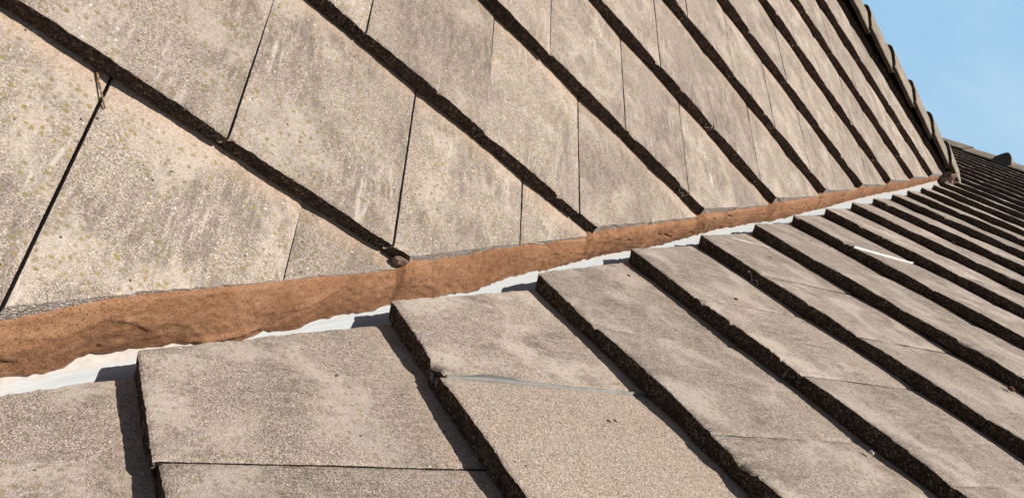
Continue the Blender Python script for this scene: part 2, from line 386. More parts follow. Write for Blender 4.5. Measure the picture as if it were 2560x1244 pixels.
# ------------------------------------------------------------------ one flat interlocking tile
def tile_mesh(seed, gauge, dist, width=W, gap=0.003):
    if dist < 1.7:   res, nv, hf = 0.0045, 7, 1.0
    elif dist < 3.0: res, nv, hf = 0.008, 5, 1.0
    elif dist < 5.5: res, nv, hf = 0.014, 4, 1.0
    else:            res, nv, hf = 0.025, 3, 0.8
    ILK = 0.032
    right = width - gap
    nl = 10 if dist < 5.5 else 6
    xs = np.concatenate([np.linspace(-ILK, -0.0006, nl),
                         np.linspace(0.0, width - ILK - 0.003, max(6, int((width - 2 * ILK) / res))),
                         np.linspace(width - ILK - 0.0024, right, nl)])
    under = np.arange(len(xs)) < nl
    over = np.arange(len(xs)) >= len(xs) - nl
    L = gauge + LAP
    ys = np.concatenate([[0.0, 0.0012, 0.0030, 0.0060], np.linspace(0.0095, L, max(8, int(L / res)))])
    X, Y = np.meshgrid(xs, ys, indexing='ij')
    o = seed * 13.37
    def topz(x, y, high=True):
        z = T * (1 - y / gauge) + 0.0034 * (1 - ((x - width / 2) / (width / 2)) ** 2)
        z = z + 0.0009 * vnoise(x * 18 + o, y * 18, o) * hf
        if high:
            z = z + 0.00055 * vnoise(x * 160 + o, y * 160, o + 3)
            soft = np.exp(-(np.maximum(y, 0) / 0.0022) ** 1.5)
            z = z - soft * (0.0016 + 0.0012 * vnoise(x * 230, o, o + 1.5))
            chip = np.clip(vnoise(x * 45 + o, 3.3, o) - 0.55, 0, 1) * 0.03
            z = z - chip * np.exp(-(np.maximum(y, 0) / 0.006))
        return z
    def tail(x, zf):
        """how far the broken tail edge wanders along the slope"""
        return 0.0010 * vnoise(x * 190 + o, zf * 5.0, o + 7) + 0.0011 * vnoise(x * 45 + o, zf * 2.0, o + 9) + 0.0014 * vnoise(x * 9 + o, 0.5, o)
    fall = np.exp(-Y / 0.012)
    Yt = Y + fall * tail(X, 1.0)
    zt_full = topz(X, Y)
    q = np.where(under[:, None], (X + ILK) / ILK, np.where(over[:, None], (X - (width - ILK)) / ILK, 0))
    sq = np.tanh(2.4 * np.sin(q * 2 * np.pi * 2.0 + 0.6))
    body = T - 0.0056
    zbase = T * (1 - Y / gauge) - body
    zb = zbase.copy()
    zmid = zbase + body * (0.44 + 0.15 * sq)
    zt = np.where(under[:, None], zmid - 0.0017, zt_full)
    zb = np.where(over[:, None], zmid + 0.0017, zb)
    zb = zb + 0.0008 * vnoise(X * 60 + o, Y * 30, o + 5)
    # worn corner where two neighbours meet
    corner = np.exp(-((X - right) / 0.004) ** 2) + np.exp(-((X - 0.0) / 0.004) ** 2) * (~under)[:, None]
    zt = zt - 0.0012 * corner
    nx, ny = len(xs), len(ys)
    Yb = Y + fall * tail(X, 0.0)
    top = np.stack([X, Yt, zt], -1).reshape(-1, 3)
    bot = np.stack([X, Yb, zb], -1).reshape(-1, 3)
    f = np.linspace(1, 0, nv + 1)[1:-1]
    capx = np.repeat(xs[:, None], nv - 1, 1)
    capz = zt[:, :1] * f[None] + zb[:, :1] * (1 - f[None])
    bulge = 0.0011 * vnoise(capx * 210 + o, capz * 210, o + 2) + 0.0008 * vnoise(capx * 80, capz * 80 + o, o + 4)
    capy = tail(capx, f[None] + 0 * capx) + bulge
    cap = np.stack([capx, capy, capz], -1).reshape(-1, 3)
    V = np.concatenate([top, bot, cap])
    nt_, nb_ = nx * ny, nx * ny
    ti = lambda i, j: i * ny + j
    bi = lambda i, j: nt_ + i * ny + j
    ci = lambda i, m: (i * ny) if m == 0 else ((nt_ + i * ny) if m == nv else nt_ + nb_ + i * (nv - 1) + m - 1)
    I, J = np.meshgrid(np.arange(nx - 1), np.arange(ny - 1), indexing='ij')
    a = (I * ny + J).ravel()
    qt = np.stack([a, a + ny, a + ny + 1, a + 1], 1)
    qb = np.stack([a, a + 1, a + ny + 1, a + ny], 1) + nt_
    faces = qt.tolist() + qb.tolist()
    mi = [0] * len(qt) + [0] * len(qb)
    for i in range(nx - 1):
        for m_ in range(nv):
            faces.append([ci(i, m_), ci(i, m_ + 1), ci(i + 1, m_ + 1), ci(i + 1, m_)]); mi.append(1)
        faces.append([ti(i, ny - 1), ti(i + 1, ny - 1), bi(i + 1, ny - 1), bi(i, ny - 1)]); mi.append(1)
    for i, flip in ((0, False), (nx - 1, True)):
        for j in range(ny - 1):
            if j == 0:
                f_ = [ti(i, 0), ti(i, 1), bi(i, 1)] + [ci(i, m_) for m_ in range(nv, 0, -1)]
            else:
                f_ = [ti(i, j), ti(i, j + 1), bi(i, j + 1), bi(i, j)]
            faces.append(f_[::-1] if flip else f_); mi.append(1)
    return V, faces, mi

A_CUT, B_CUT = 0.0675, 0.024
B_ENDS = {-1: (0.004, 0.004), 0: (0.003, 0.006), 1: (0.008, 0.021), 2: (0.017, 0.031), 3: (0.028, 0.010), 4: (0.019, 0.011)}
def wob(l, seed, amp):
    return amp * (vnoise(l * 26 + seed, seed, 0.5) * 0.6 + vnoise(l * 90 + seed, 2.0, seed) * 0.35 + vnoise(l * 260, 4.0, seed) * 0.2)

def cut_line(pl, k, l, seed):
    if pl == 'A':
        return np.interp(l, [-0.75, -0.35, -0.2, 9], [0.081, 0.072, A_CUT, A_CUT]) + wob(l, seed, 0.0035)
    ct, ch = B_ENDS.get(k, (0.024, 0.012))
    l0 = (SB0 + k * GB) * math.sin(TB) / D.z; l1 = (SB0 + (k + 1) * GB) * math.sin(TB) / D.z
    t = np.clip((l - l0) / (l1 - l0), -0.1, 1.2)
    return ct + (ch - ct) * t + wob(l, seed, 0.0055)

def cut_valley(V, faces, mi, mw, pl, k, seed):
    """trim a tile along the valley with a slightly ragged line; returns a mesh or None"""
    E = np.array(EA if pl == 'A' else EB)
    M = np.array(mw)
    Wv = V @ M[:3, :3].T + M[:3, 3]
    l = Wv @ np.array(D); e = Wv @ E
    nrm = np.array(NA if pl == 'A' else NB); sl = 0.42 if pl == 'A' else -0.15
    sh = cut_line(pl, k, l, seed) + sl * (Wv @ nrm)
    if (e - sh).min() > 0.004: return mesh_from(V.tolist(), faces, "tile", mi)
    if (e - sh).max() < 0.015: return None
    Wv2 = Wv - np.outer(sh, E)
    bm = bmesh.new()
    vs = [bm.verts.new(p) for p in Wv2.tolist()]
    for f, m_ in zip(faces, mi):
        try:
            fc = bm.faces.new([vs[i] for i in f]); fc.material_index = m_
        except ValueError: pass
    bmesh.ops.bisect_plane(bm, geom=bm.verts[:] + bm.edges[:] + bm.faces[:], dist=1e-6, plane_co=(0, 0, 0), plane_no=Vector(E), clear_inner=True)
    if len(bm.verts) < 20:
        bm.free(); return None
    be = [x for x in bm.edges if len(x.link_faces) == 1]
    r = bmesh.ops.holes_fill(bm, edges=be, sides=0)
    for fc in r['faces']: fc.material_index = 2
    P = np.array([v.co for v in bm.verts])
    P = P + np.outer(cut_line(pl, k, P @ np.array(D), seed) + sl * (P @ nrm), E)
    Mi = np.array(mw.inverted())
    P = P @ Mi[:3, :3].T + Mi[:3, 3]
    for v, p in zip(bm.verts, P): v.co = p
    bm.normal_update()
    me = bpy.data.meshes.new("tile"); bm.to_mesh(me); bm.free()
    return me

ORD = ["first", "second", "third", "fourth", "fifth", "sixth", "seventh", "eighth", "ninth", "tenth", "eleventh", "twelfth",
       "thirteenth", "fourteenth", "fifteenth", "sixteenth", "seventeenth", "eighteenth", "nineteenth", "twentieth",
       "twenty-first", "twenty-second", "twenty-third", "twenty-fourth", "twenty-fifth", "twenty-sixth", "twenty-seventh", "twenty-eighth"]

JOINTS = {('A', k): (0.18 if k % 2 else -0.2475) * G for k in range(-1, 11)}
JOINTS.update({('B', k): (0.50 if k % 2 else 0.93) * G for k in range(-1, 27)})
DS = {('B', 1): -0.0095, ('B', 5): -0.006, ('A', 1): 0.0}
rng = random.Random(5)
tile_list = []

def in_frame(pl, u0, u1, s0, s1, margin):
    ok = False
    for a in np.linspace(u0, u1, 5):
        for b_ in np.linspace(s0, s1, 5):
            pr = project(put(pl, a, b_, 0.01))
            if pr and -margin < pr[0] < 2560 + margin and -margin < pr[1] < 1244 + margin: ok = True
    return ok

def lay_slope(pl, courses, umin, umax):
    s_0, gauge = (SA0, GA) if pl == 'A' else (SB0, GB)
    for k in courses:
        base = JOINTS[(pl, k)]
        row = []
        s = s_0 + k * gauge
        for n in range(-60, 60):
            u = base + n * W
            if u + W < umin(k) or u > umax(k): continue
            c = put(pl, u + W / 2, s + gauge / 2, 0)
            e0 = max(put(pl, a, b_, 0).dot(EA if pl == 'A' else EB) for a in (u, u + W) for b_ in (s, s + gauge + LAP))
            if pl == 'A' or k <= 16:
                if e0 < (A_CUT if pl == 'A' else B_CUT) + 0.02: continue
            row.append((u, s, c))
        # counted away from the valley
        row.sort(key=lambda r_: -r_[0] if pl == 'A' else r_[0])
        wide = None
        if pl == 'B' and k <= 16 and len(row) > 1:
            u, s, c = row[0]
            e0 = max(put(pl, a, b_, 0).dot(EB) for a in (u, u + W) for b_ in (s, s + gauge))
            if e0 < 0.16: wide = row[1][0]; row = row[1:]        # a sliver is never laid: the next tile is cut wider
        count = 0
        for u, s, c in row:
            near = in_frame(pl, u, u + W, s, s + gauge, 0)
            if not near and not in_frame(pl, u, u + W, s, s + gauge, 420): continue
            tile_list.append((pl, k, u, s, gauge, near, count, u == wide)); count += 1

def a_min(k): return -4.2 * G
def a_max(k): return 13.0 * G
lay_slope('A', range(-1, 10), a_min, a_max)
def b_left(k): return -99 if k <= 16 else (-6.2 - (k - 16) * 0.86) * G
def b_right(k): return 3.2 * G
lay_slope('B', range(-1, 27), b_left, b_right)

n_t = 0
for pl, k, u, s, gauge, near, idx, wide in tile_list:
    n_t += 1
    seed = n_t * 1.618
    ds = DS.get((pl, k), 0.0) + rng.uniform(-0.0028, 0.0028)
    du = rng.uniform(-0.0012, 0.0012)
    dh = rng.uniform(-0.0004, 0.0012)
    mw = frame(pl, u + du, s + ds, dh) @ Matrix.Rotation(math.radians(rng.uniform(-0.36, 0.36)), 4, 'Z') @ Matrix.Rotation(math.radians(rng.uniform(-0.2, 0.2)), 4, 'Y')
    dist = min((put(pl, a, b_, 0) - CAMP).length for a in (u, u + W) for b_ in (s, s + gauge))
    if wide: mw = mw @ Matrix.Translation((-W * 0.7, 0, 0))
    V, F, MI = tile_mesh(seed, gauge, dist, W * 1.7 if wide else W, (0.0038 if k <= 1 else 0.0026) if pl == 'A' else (0.0028 if k <= 1 else 0.0013))
    if pl == 'A' or k <= 15:
        me = cut_valley(V, F, MI, mw, pl, k, seed)
        if me is None: continue
    else:
        me = mesh_from(V.tolist(), F, "tile", MI)
    new = (pl == 'B' and k == 2 and abs(u - JOINTS[('B', 2)]) < 0.02)
    mat = M_TILE_NEW if new else (M_TILE_A if pl == 'A' else M_TILE_B)
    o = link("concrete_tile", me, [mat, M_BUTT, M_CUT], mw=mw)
    look = {'A': "spotted concrete tile", 'B': "sooty concrete tile"}[pl]
    side = {'A': "left slope", 'B': "right slope"}[pl]
    course = "lowest course" if k <= 0 else ORD[k] + " course up"
    if k < 0: course = "course below the lowest"
    if new: lab = "clean tan replacement concrete tile beside the grey lead strip on the right slope"
    elif pl == 'A' or k <= 15: lab = "%s %s from the valley in the %s, %s" % (look, ORD[idx], course, side)
    else: lab = "%s %s from the near ridge in the %s, %s" % (look, ORD[idx], course, side)
    tag(o, lab, "roof tile", "flat concrete tiles of the %s" % side)
print("tiles", n_t)

# ------------------------------------------------------------------ valley: liner sheets, mortar, bedding
def sec(l, h, v): return D * l + HH * h + VV * v

def ribbon(name, ls, prof, mats, uvspan, smooth=True, thick=0.0):
    """prof(l array) -> list of (h, v) arrays; a sheet swept along the valley"""
    P = prof(ls); nq = len(P); nl = len(ls)
    Dn, Hn, Vn = np.array(D), np.array(HH), np.array(VV)
    pts = np.stack([np.outer(ls, Dn) + np.outer(h, Hn) + np.outer(v, Vn) for h, v in P], 1)   # nl,nq,3
    uv = np.stack([np.repeat(ls[:, None], nq, 1), np.repeat(np.linspace(*uvspan, nq)[None], nl, 0)], -1)
    faces = []
    for i in range(nl - 1):
        for j in range(nq - 1):
            a = i * nq + j
            faces.append((a, a + nq, a + nq + 1, a + 1))
    return mesh_from(pts.reshape(-1, 3).tolist(), faces, name, None, smooth, uv.reshape(-1, 2))

# liner, three lapped lengths
def liner_prof(off):
    def f(l):
        w1 = 0.0009 * vnoise(l * 14, 1.0, off) + 0.0004 * vnoise(l * 60, 2.0, off)
        hs = [-0.13, -0.085, -0.066, -0.055, -0.045, -0.038, -0.034, -0.030, -0.026, -0.020, -0.012, -0.004, 0.003, 0.02, 0.045, 0.09]
        out = []
        for i, h in enumerate(hs):
            v = max(-0.782 * h - 0.0500, 0.208 * h - 0.0460)
            v = v + w1 * (0.4 + 0.6 * math.sin(i * 1.7)) + off
            v = v + 0.0030 * math.exp(-((h + 0.030) / 0.004) ** 2) + 0.0017 * vnoise(l * 30, h * 60, off + 3) - 0.0006 * np.clip(1 - np.abs(vnoise(l * 7, 4.0, off)) * 12, 0, 1)
            out.append((h + 0 * l, v + 0 * l))
        return out
    return f
def lgrid(a, b, near=0.004, far=0.02):
    out = [a]
    while out[-1] < b:
        out.append(out[-1] + (near if out[-1] < 1.2 else (0.008 if out[-1] < 2.6 else far)))
    return np.array(out)
for (a, b_, off, lab) in ((-1.4, 0.36, 0.0012, "pale grey valley sheet at the near end, below the wide brown mortar"),
                          (0.30, 2.96, 0.0, "long middle length of pale grey valley sheet under the mortar"),
                          (2.90, 5.30, -0.0012, "farthest length of whitish valley sheet ending at the near ridge")):
    me = ribbon("valley_sheet", lgrid(a, b_, 0.006, 0.02), liner_prof(off), [], (0, 1))
    o = link("valley_sheet", me, [M_LINER])
    sm = o.modifiers.new("thickness", 'SOLIDIFY'); sm.thickness = 0.0012; sm.offset = -1
    tag(o, lab, "valley sheet", "grey sheets lining the valley")

# mortar fillet
LT = np.array([-1.4,-0.763, -0.723, -0.69, -0.664, -0.62, -0.549, -0.474, -0.461, -0.421, -0.365, -0.308, -0.206, -0.162, -0.115, -0.04, 0.014, 0.11, 0.216, 0.346, 0.439, 0.543, 0.667, 0.806, 1.005, 1.269, 1.565, 1.701, 2.11, 2.678, 3.302, 3.913, 4.491,6.0])
TOPP = np.array([0.086,0.0845, 0.084, 0.0835, 0.083, 0.0825, 0.0795, 0.0765, 0.0755, 0.0745, 0.0735, 0.0715, 0.0697, 0.0697, 0.0719, 0.0783, 0.0805, 0.0733, 0.0733, 0.0633, 0.0619, 0.0655, 0.0633, 0.0633, 0.0605, 0.0641, 0.0641, 0.0605, 0.0677, 0.0733, 0.0805, 0.084, 0.086,0.086])
LB = np.array([-1.4,-0.756, -0.733, -0.703, -0.676, -0.649, -0.615, -0.586, -0.556, -0.518, -0.469, -0.43, -0.371, -0.335, -0.293, -0.255, -0.182, -0.093, 0.021, 0.081, 0.142, 0.233, 0.391, 0.596, 0.696, 0.826, 1.078, 1.177, 1.345, 1.443, 1.599, 1.769, 1.971, 2.308, 2.732, 3.242, 3.741, 4.943,6])
HB = np.array([-0.05,-0.051, -0.049, -0.05, -0.056, -0.055, -0.055, -0.051, -0.048, -0.043, -0.04, -0.042, -0.037, -0.042, -0.043, -0.04, -0.041, -0.036, -0.033, -0.037, -0.04, -0.04, -0.041, -0.044, -0.038, -0.041, -0.045, -0.047, -0.042, -0.045, -0.038, -0.038, -0.041, -0.042, -0.049, -0.051, -0.048, -0.058,-.06])
_tr = random.Random(12)
TROWEL = [(-0.50, 0.066, -0.10, 0.05, 0.0045, 2.0), (-0.62, 0.030, 0.5, 0.03, 0.0025, -3.0), (-0.35, 0.030, -0.25, 0.06, 0.0024, 2.0)] + \
         [(_tr.uniform(-0.75, 4.2), _tr.uniform(0.01, 0.065), _tr.uniform(-0.7, 0.5), _tr.uniform(0.015, 0.06), _tr.uniform(0.0006, 0.0018), _tr.uniform(-6, 6)) for _ in range(60)]
GOUGES = [(_tr.uniform(-0.75, 3.5), _tr.choice([0.006, 0.012, 0.03, 0.06, 0.068]), _tr.uniform(0.0015, 0.0040)) for _ in range(50)]
def mortar_prof(l):
    hb = np.interp(l, LB, HB) + 0.003 * np.clip((0.1 - l) / 0.3, 0, 1) + 0.0008 * vnoise(l * 11, 0.3, 8.0) + 0.0020 * vnoise(l * 44, 5.3, 8.0) + 0.0015 * vnoise(l * 130, 1.3, 2.0)
    vb = -0.782 * hb - 0.0476
    tp = np.interp(l, LT, TOPP) - 0.002 + 0.0008 * vnoise(l * 70, 2.0, 4.0)
    step_l = GA * math.sin(TA) / D.z
    l_a0 = SA0 * math.sin(TA) / D.z - 0.112                              # the cut line sits uphill of the valley line
    ht_ = T * (1 - np.mod((l - l_a0) / step_l, 1.0))                      # height of the tile top beside the mortar
    cover = 0.46 + 0.22 * vnoise(l * 13, 3.3, 1.0) + 0.20 * vnoise(l * 42, 3.3, 1.0) + 0.12 * vnoise(l * 120, 7.3, 1.0)
    cover = np.maximum(cover, 0.95 * np.clip((l + 0.80) / 0.16, 0, 1) * np.clip((-0.20 - l) / 0.05, 0, 1))
    th = ht_ * np.clip(cover, 0.05, 1.0) + 0.0012
    # top edge in section coordinates: on slope A at distance tp from the valley line, height th
    ea = (EA.dot(HH), EA.dot(VV)); na = (NA.dot(HH), NA.dot(VV))
    ht = tp * ea[0] + th * na[0]; vt = tp * ea[1] + th * na[1]
    out = []
    for de, dh in ((0.040, -0.022), (0.010, -0.004), (0.003, 0.0)):
        out.append(((tp + de) * ea[0] + (th + dh) * na[0], (tp + de) * ea[1] + (th + dh) * na[1]))
    NQ = 30
    dx, dy = hb - ht, vb - vt
    ln = np.sqrt(dx * dx + dy * dy); nx_, ny_ = -dy / ln, dx / ln          # normal to the face
    sgn = np.where(nx_ > 0, 1.0, -1.0); nx_ = nx_ * sgn; ny_ = ny_ * sgn
    for i in range(NQ + 1):
        t = i / NQ
        bul = 0.0050 * math.sin(math.pi * t) ** 0.7 if 0 < t < 1 else 0.0
        env = min(1.0, t / 0.06) * min(1.0, (1 - t) / 0.06)
        tm = t * 0.075
        big = 0.0017 * vnoise(l * 8, tm * 20, 4.0) + 0.0009 * vnoise(l * 22, tm * 34, 6.0)
        fine = 0.0010 * vnoise(l * 110, tm * 110, 2.0) + 0.0008 * vnoise(l * 260, tm * 260, 5.0)
        crack = -0.006 * np.clip(1 - np.abs(vnoise(l * 16, tm * 16, 11.0)) * 16, 0, 1) * np.clip(vnoise(l * 9, tm * 9, 14.0) * 5 - 1.6, 0, 1)
        marks = 0
        for (ml, mt_, ma, mlen, mamp, mcur) in TROWEL:
            a_ = (l - ml) * math.cos(ma) + (tm - mt_) * math.sin(ma)
            c_ = -(l - ml) * math.sin(ma) + (tm - mt_) * math.cos(ma) + mcur * a_ * a_
            wdw = np.exp(-(a_ / mlen) ** 4)
            marks = marks + mamp * wdw * np.where(c_ > 0, np.exp(-(c_ / 0.0022) ** 2), np.exp(-(c_ / 0.0055) ** 2))
        for (pl_, pt_, pr_) in GOUGES:
            marks = marks - 1.6 * pr_ * np.exp(-(((l - pl_) ** 2 + (tm - pt_) ** 2) / (pr_ * pr_)))
        d = bul + env * (big + fine + crack + marks)
        out.append((ht + dx * t + nx_ * d, vt + dy * t + ny_ * d))
    out.append((hb - 0.004, vb - 0.008))
    return out
me = ribbon("valley_mortar", lgrid(-1.4, 5.06, 0.0035, 0.012), mortar_prof, [], (0, 1))
mort = link("valley_mortar", me, [M_MORTAR])
tag(mort, "long reddish brown mortar fillet trowelled along the cut tiles in the valley", "mortar fillet")

def lump(name, center, radii, seed, mat, parent=None, rough=0.25, sub=3, axes=None):
    bm = bmesh.new()
    bmesh.ops.create_icosphere(bm, subdivisions=sub, radius=1.0)
    co = np.array([v.co for v in bm.verts])
    r = 1 + rough * fbm(co[:, 0] * 1.6 + seed, co[:, 1] * 1.6, co[:, 2] * 1.6 + seed, 4)
    co = co * r[:, None] * np.array(radii)
    for v, p in zip(bm.verts, co): v.co = p
    for f in bm.faces: f.smooth = True
    me = bpy.data.meshes.new(name); bm.to_mesh(me); bm.free()
    mw = Matrix.Translation(center)
    if axes is not None:
        mw = Matrix.Translation(center) @ axes
    return link(name, me, [mat], parent, mw)

SECM = Matrix(((D.x, HH.x, VV.x, 0), (D.y, HH.y, VV.y, 0), (D.z, HH.z, VV.z, 0), (0, 0, 0, 1)))
def rot_of(pl): return frame(pl, 0, 0, 0)
# dabs of mortar stopping the ends of the left-hand butts
for kk, (mat, r) in {1: (M_PINK, (0.012, 0.006, 0.013))}.items():
    s = SA0 + kk * GA
    zz = s * FR['A'][1].z
    l = None
    # point on the cut line at that course
    X0 = FR['A'][1] * s
    t = (A_CUT - X0.dot(EA)) / FR['A'][0].dot(EA)
    c = X0 + FR['A'][0] * t
    lump("mortar_dab", c + FR['A'][2] * 0.015 + FR['A'][1] * -0.004 + FR['A'][0] * -0.026, r, kk * 3.1, mat, mort, 0.3, 3, rot_of('A'))

# dark bedding mortar set back under the right-hand tiles
def bed_prof(l):
    e = 0.041 + 0.010 * vnoise(l * 16, 1.0, 3.0) + 0.004 * vnoise(l * 60, 2.0, 3.0)
    eb = (EB.dot(HH), EB.dot(VV)); nb = (NB.dot(HH), NB.dot(VV))
    out = []
    for (de, dh) in ((0.03, 0.0), (0.0, -0.004), (-0.004, -0.014), (-0.007, -0.026), (-0.013, -0.043)):
        n = 0.002 * vnoise(l * 90, dh * 300, 6.0)
        ee = e + de + n; h_ = dh + n
        out.append((ee * eb[0] + h_ * nb[0], ee * eb[1] + h_ * nb[1]))
    return out
me = ribbon("bedding_mortar", lgrid(-1.4, 5.0, 0.006, 0.02), bed_prof, [], (0, 0.5))
tag(link("bedding_mortar", me, [M_PINK]), "brown bedding mortar set back in shade beneath cut tiles of the right slope", "mortar bed")

# ------------------------------------------------------------------ near ridge (top of slope A)
S_APEX = SA0 + 10.25 * GA
APX = FR['A'][1] * S_APEX                                # x, z of the ridge line at u = 0
def ridge_tile_mesh(length, seed, half=0.132, z0=0.082, arm=1.22, rnd=0.046, th=0.024, flare=0.08, lift=0.022):
    """rounded angle ridge tile along +y; the near end (y=0) is slightly larger and laps the one before it"""
    nA_, ny = 33, 26
    ys = np.concatenate([[0, 0.002, 0.006], np.linspace(0.012, length, ny)])
    V = []; F = []; MI = []
    def ring(y, inner, i_y):
        out = []; ctr = []
        k = 1.0 + flare * max(0, (1 - y / length))
        for i in range(nA_):
            x = half * (-1 + 2 * i / (nA_ - 1))
            q_ = math.sqrt(x * x + rnd * rnd)
            z = z0 - arm * (q_ - rnd)
            g_ = arm * x / q_; m_ = math.hypot(g_, 1.0)
            nxx, nzz = g_ / m_, 1.0 / m_
            edge = max(0.0, abs(x) / half - 0.93) / 0.07
            d = (-th if inner else -0.004 * edge ** 2) - (0.0015 if (not inner and y < 0.003) else 0)
            out.append((x * k + nxx * d, z * k + nzz * d + lift * max(0, 1 - y / length))); ctr.append((x, z, nxx, nzz))
        c_ = np.array(ctr); o_ = np.array(out)
        n = 0.0014 * vnoise(c_[:, 0] * 30 + seed, y * 30, c_[:, 1] * 30) + 0.0006 * vnoise(c_[:, 0] * 140 + seed, y * 140, c_[:, 1] * 140)
        o_ = o_ + c_[:, 2:] * n[:, None]
        return [(a, y + 1.5 * b, c) for a, b, c in zip(o_[:, 0].tolist(), n.tolist(), o_[:, 1].tolist())]
    rings_o = [ring(y, False, i) for i, y in enumerate(ys)]
    rings_i = [ring(y, True, i) for i, y in enumerate(ys)]
    n = len(ys)
    for r in rings_o + rings_i: V += r
    O = lambda i, j: i * nA_ + j
    I_ = lambda i, j: (n + i) * nA_ + j
    for i in range(n - 1):
        for j in range(nA_ - 1):
            F.append((O(i, j), O(i, j + 1), O(i + 1, j + 1), O(i + 1, j))); MI.append(0)
            F.append((I_(i, j), I_(i + 1, j), I_(i + 1, j + 1), I_(i, j + 1))); MI.append(1)
        for j, fl in ((0, 0), (nA_ - 1, 1)):
            f = (O(i, j), O(i + 1, j), I_(i + 1, j), I_(i, j)); F.append(f[::-1] if fl else f); MI.append(1)
    for i, fl in ((0, 0), (n - 1, 1)):
        for j in range(nA_ - 1):
            f = (O(i, j), I_(i, j), I_(i, j + 1), O(i, j + 1)); F.append(f[::-1] if fl else f); MI.append(1)
    me = mesh_from(V, F, "ridge_tile", MI)
    me.polygons.foreach_set('use_smooth', [m_ == 0 for m_ in MI])
    return me
rj = [4.25, 5.27, 6.29, 7.32, 8.36, 9.35, 10.33, 11.30]
RZ = 0.0
for i, u in enumerate(rj):
    end = rj[i + 1] if i + 1 < len(rj) else 12.02
    Ln = (end - u) * G + (0.03 if i + 1 < len(rj) else 0)
    me = ridge_tile_mesh(Ln, i * 7.7 + 3)
    c = APX + Vector((0, 1, 0)) * (u * G) + Vector((0, 0, RZ))
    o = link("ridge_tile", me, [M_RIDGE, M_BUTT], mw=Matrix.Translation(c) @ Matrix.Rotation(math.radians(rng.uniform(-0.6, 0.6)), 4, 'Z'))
    j = len(rj) - 1 - i
    lab = "last half-round ridge tile of the near ridge, ending in mortar at the right slope" if j == 0 else \
          "half-round concrete ridge tile, %s back from the mortared end of the near ridge" % ORD[j]
    tag(o, lab, "ridge tile", "ridge tiles along the near ridge")

# bedding under the ridge, set back from the edges and coloured near black as shade
def ridge_bed():
    us = np.arange(4.2 * G, 12.0 * G, 0.012)
    V = []; F = []
    prof = [(-0.092, -0.095), (-0.086, -0.045), (-0.07, -0.028), (0.0, 0.008), (0.07, -0.028), (0.086, -0.045), (0.092, -0.095)]
    for u in us:
        for (x, z) in prof:
            n = float(vnoise(np.array([u * 25]), x * 20, z * 30)[0]) * 0.004
            V.append((APX.x + x + n, u, APX.z + z + n))
    m_ = len(prof)
    for i in range(len(us) - 1):
        for j in range(m_ - 1):
            a = i * m_ + j; F.append((a, a + m_, a + m_ + 1, a + 1))
    F.append(tuple(range(m_))); F.append(tuple((len(us) - 1) * m_ + j for j in reversed(range(m_))))
    return mesh_from(V, F, "ridge_bedding")
tag(link("ridge_bedding", ridge_bed(), [M_BUTT]), "mortar bed coloured shade-dark running under the near ridge tiles", "mortar bed")

# mortar stopping the end of the near ridge
endp = APX + Vector((0, 12.0 * G, 0))
o = lump("ridge_end_mortar", endp + Vector((0.072, -0.060, -0.072)), (0.062, 0.090, 0.080), 4.4, M_ENDM, None, 0.42, 5)
tag(o, "rough pinkish mortar lump closing the end of the near ridge above the valley", "mortar lump")

# ------------------------------------------------------------------ far ridge (top of slope B)
S_BAPEX = SB0 + 26.25 * GB
BPX = FR['B'][1] * S_BAPEX
bj = [-17.5, -16.2, -14.9, -13.6, -12.3, -11.0, -9.7, -8.4, -7.1]
names_b = {}
for i, u in enumerate(bj[:-1]):
    me = ridge_tile_mesh((bj[i + 1] - u) * G + 0.02, i * 5.1 + 60, 0.132, 0.088, 1.15, 0.040, 0.022, 0.05, 0.012)
    c = BPX + Vector((1, 0, 0)) * (bj[i + 1] * G) + Vector((0, 0, 0.005))
    mw = Matrix.Translation(c) @ Matrix.Rotation(math.radians(90 + rng.uniform(-0.5, 0.5)), 4, 'Z')
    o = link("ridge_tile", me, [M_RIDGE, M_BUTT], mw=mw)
    lab = {3: "mossy far ridge tile just emerging from behind the near ridge", 4: "far ridge tile left of the dark upright ridge end",
           5: "yellow-lichened far ridge tile right of the dark upright ridge end"}.get(i)
    if lab is None: lab = ("far ridge tile hidden behind the near ridge, %s from its end" % ORD[3 - i]) if i < 3 else "far ridge tile beyond the right edge, %s past the dark end" % ORD[i - 4]
    tag(o, lab, "ridge tile", "ridge tiles along the far ridge")
# a ridge end standing proud across the far ridge, its closed face coloured dark as shade
root = bpy.data.objects.new("ridge_end", None); COL.objects.link(root)
root.matrix_world = Matrix.Translation(BPX + Vector((-11.02 * G, -0.13, 0.0)))
tag(root, "dark dome-shaped ridge end standing proud of the far ridge against the sky", "ridge end")
me = ridge_tile_mesh(0.30, 99.0, 0.105, 0.125, 1.7, 0.060, 0.016, 0.0, 0.0)
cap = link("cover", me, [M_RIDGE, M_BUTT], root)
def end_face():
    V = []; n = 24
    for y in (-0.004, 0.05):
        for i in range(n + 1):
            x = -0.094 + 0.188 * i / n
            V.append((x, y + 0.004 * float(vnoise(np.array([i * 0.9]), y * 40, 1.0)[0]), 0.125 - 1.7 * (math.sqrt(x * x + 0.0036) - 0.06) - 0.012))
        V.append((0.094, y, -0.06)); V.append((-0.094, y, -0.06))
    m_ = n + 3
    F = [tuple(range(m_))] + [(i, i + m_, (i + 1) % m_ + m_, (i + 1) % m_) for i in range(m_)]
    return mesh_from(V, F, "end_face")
link("end_face", end_face(), [M_END_SHADE], root)

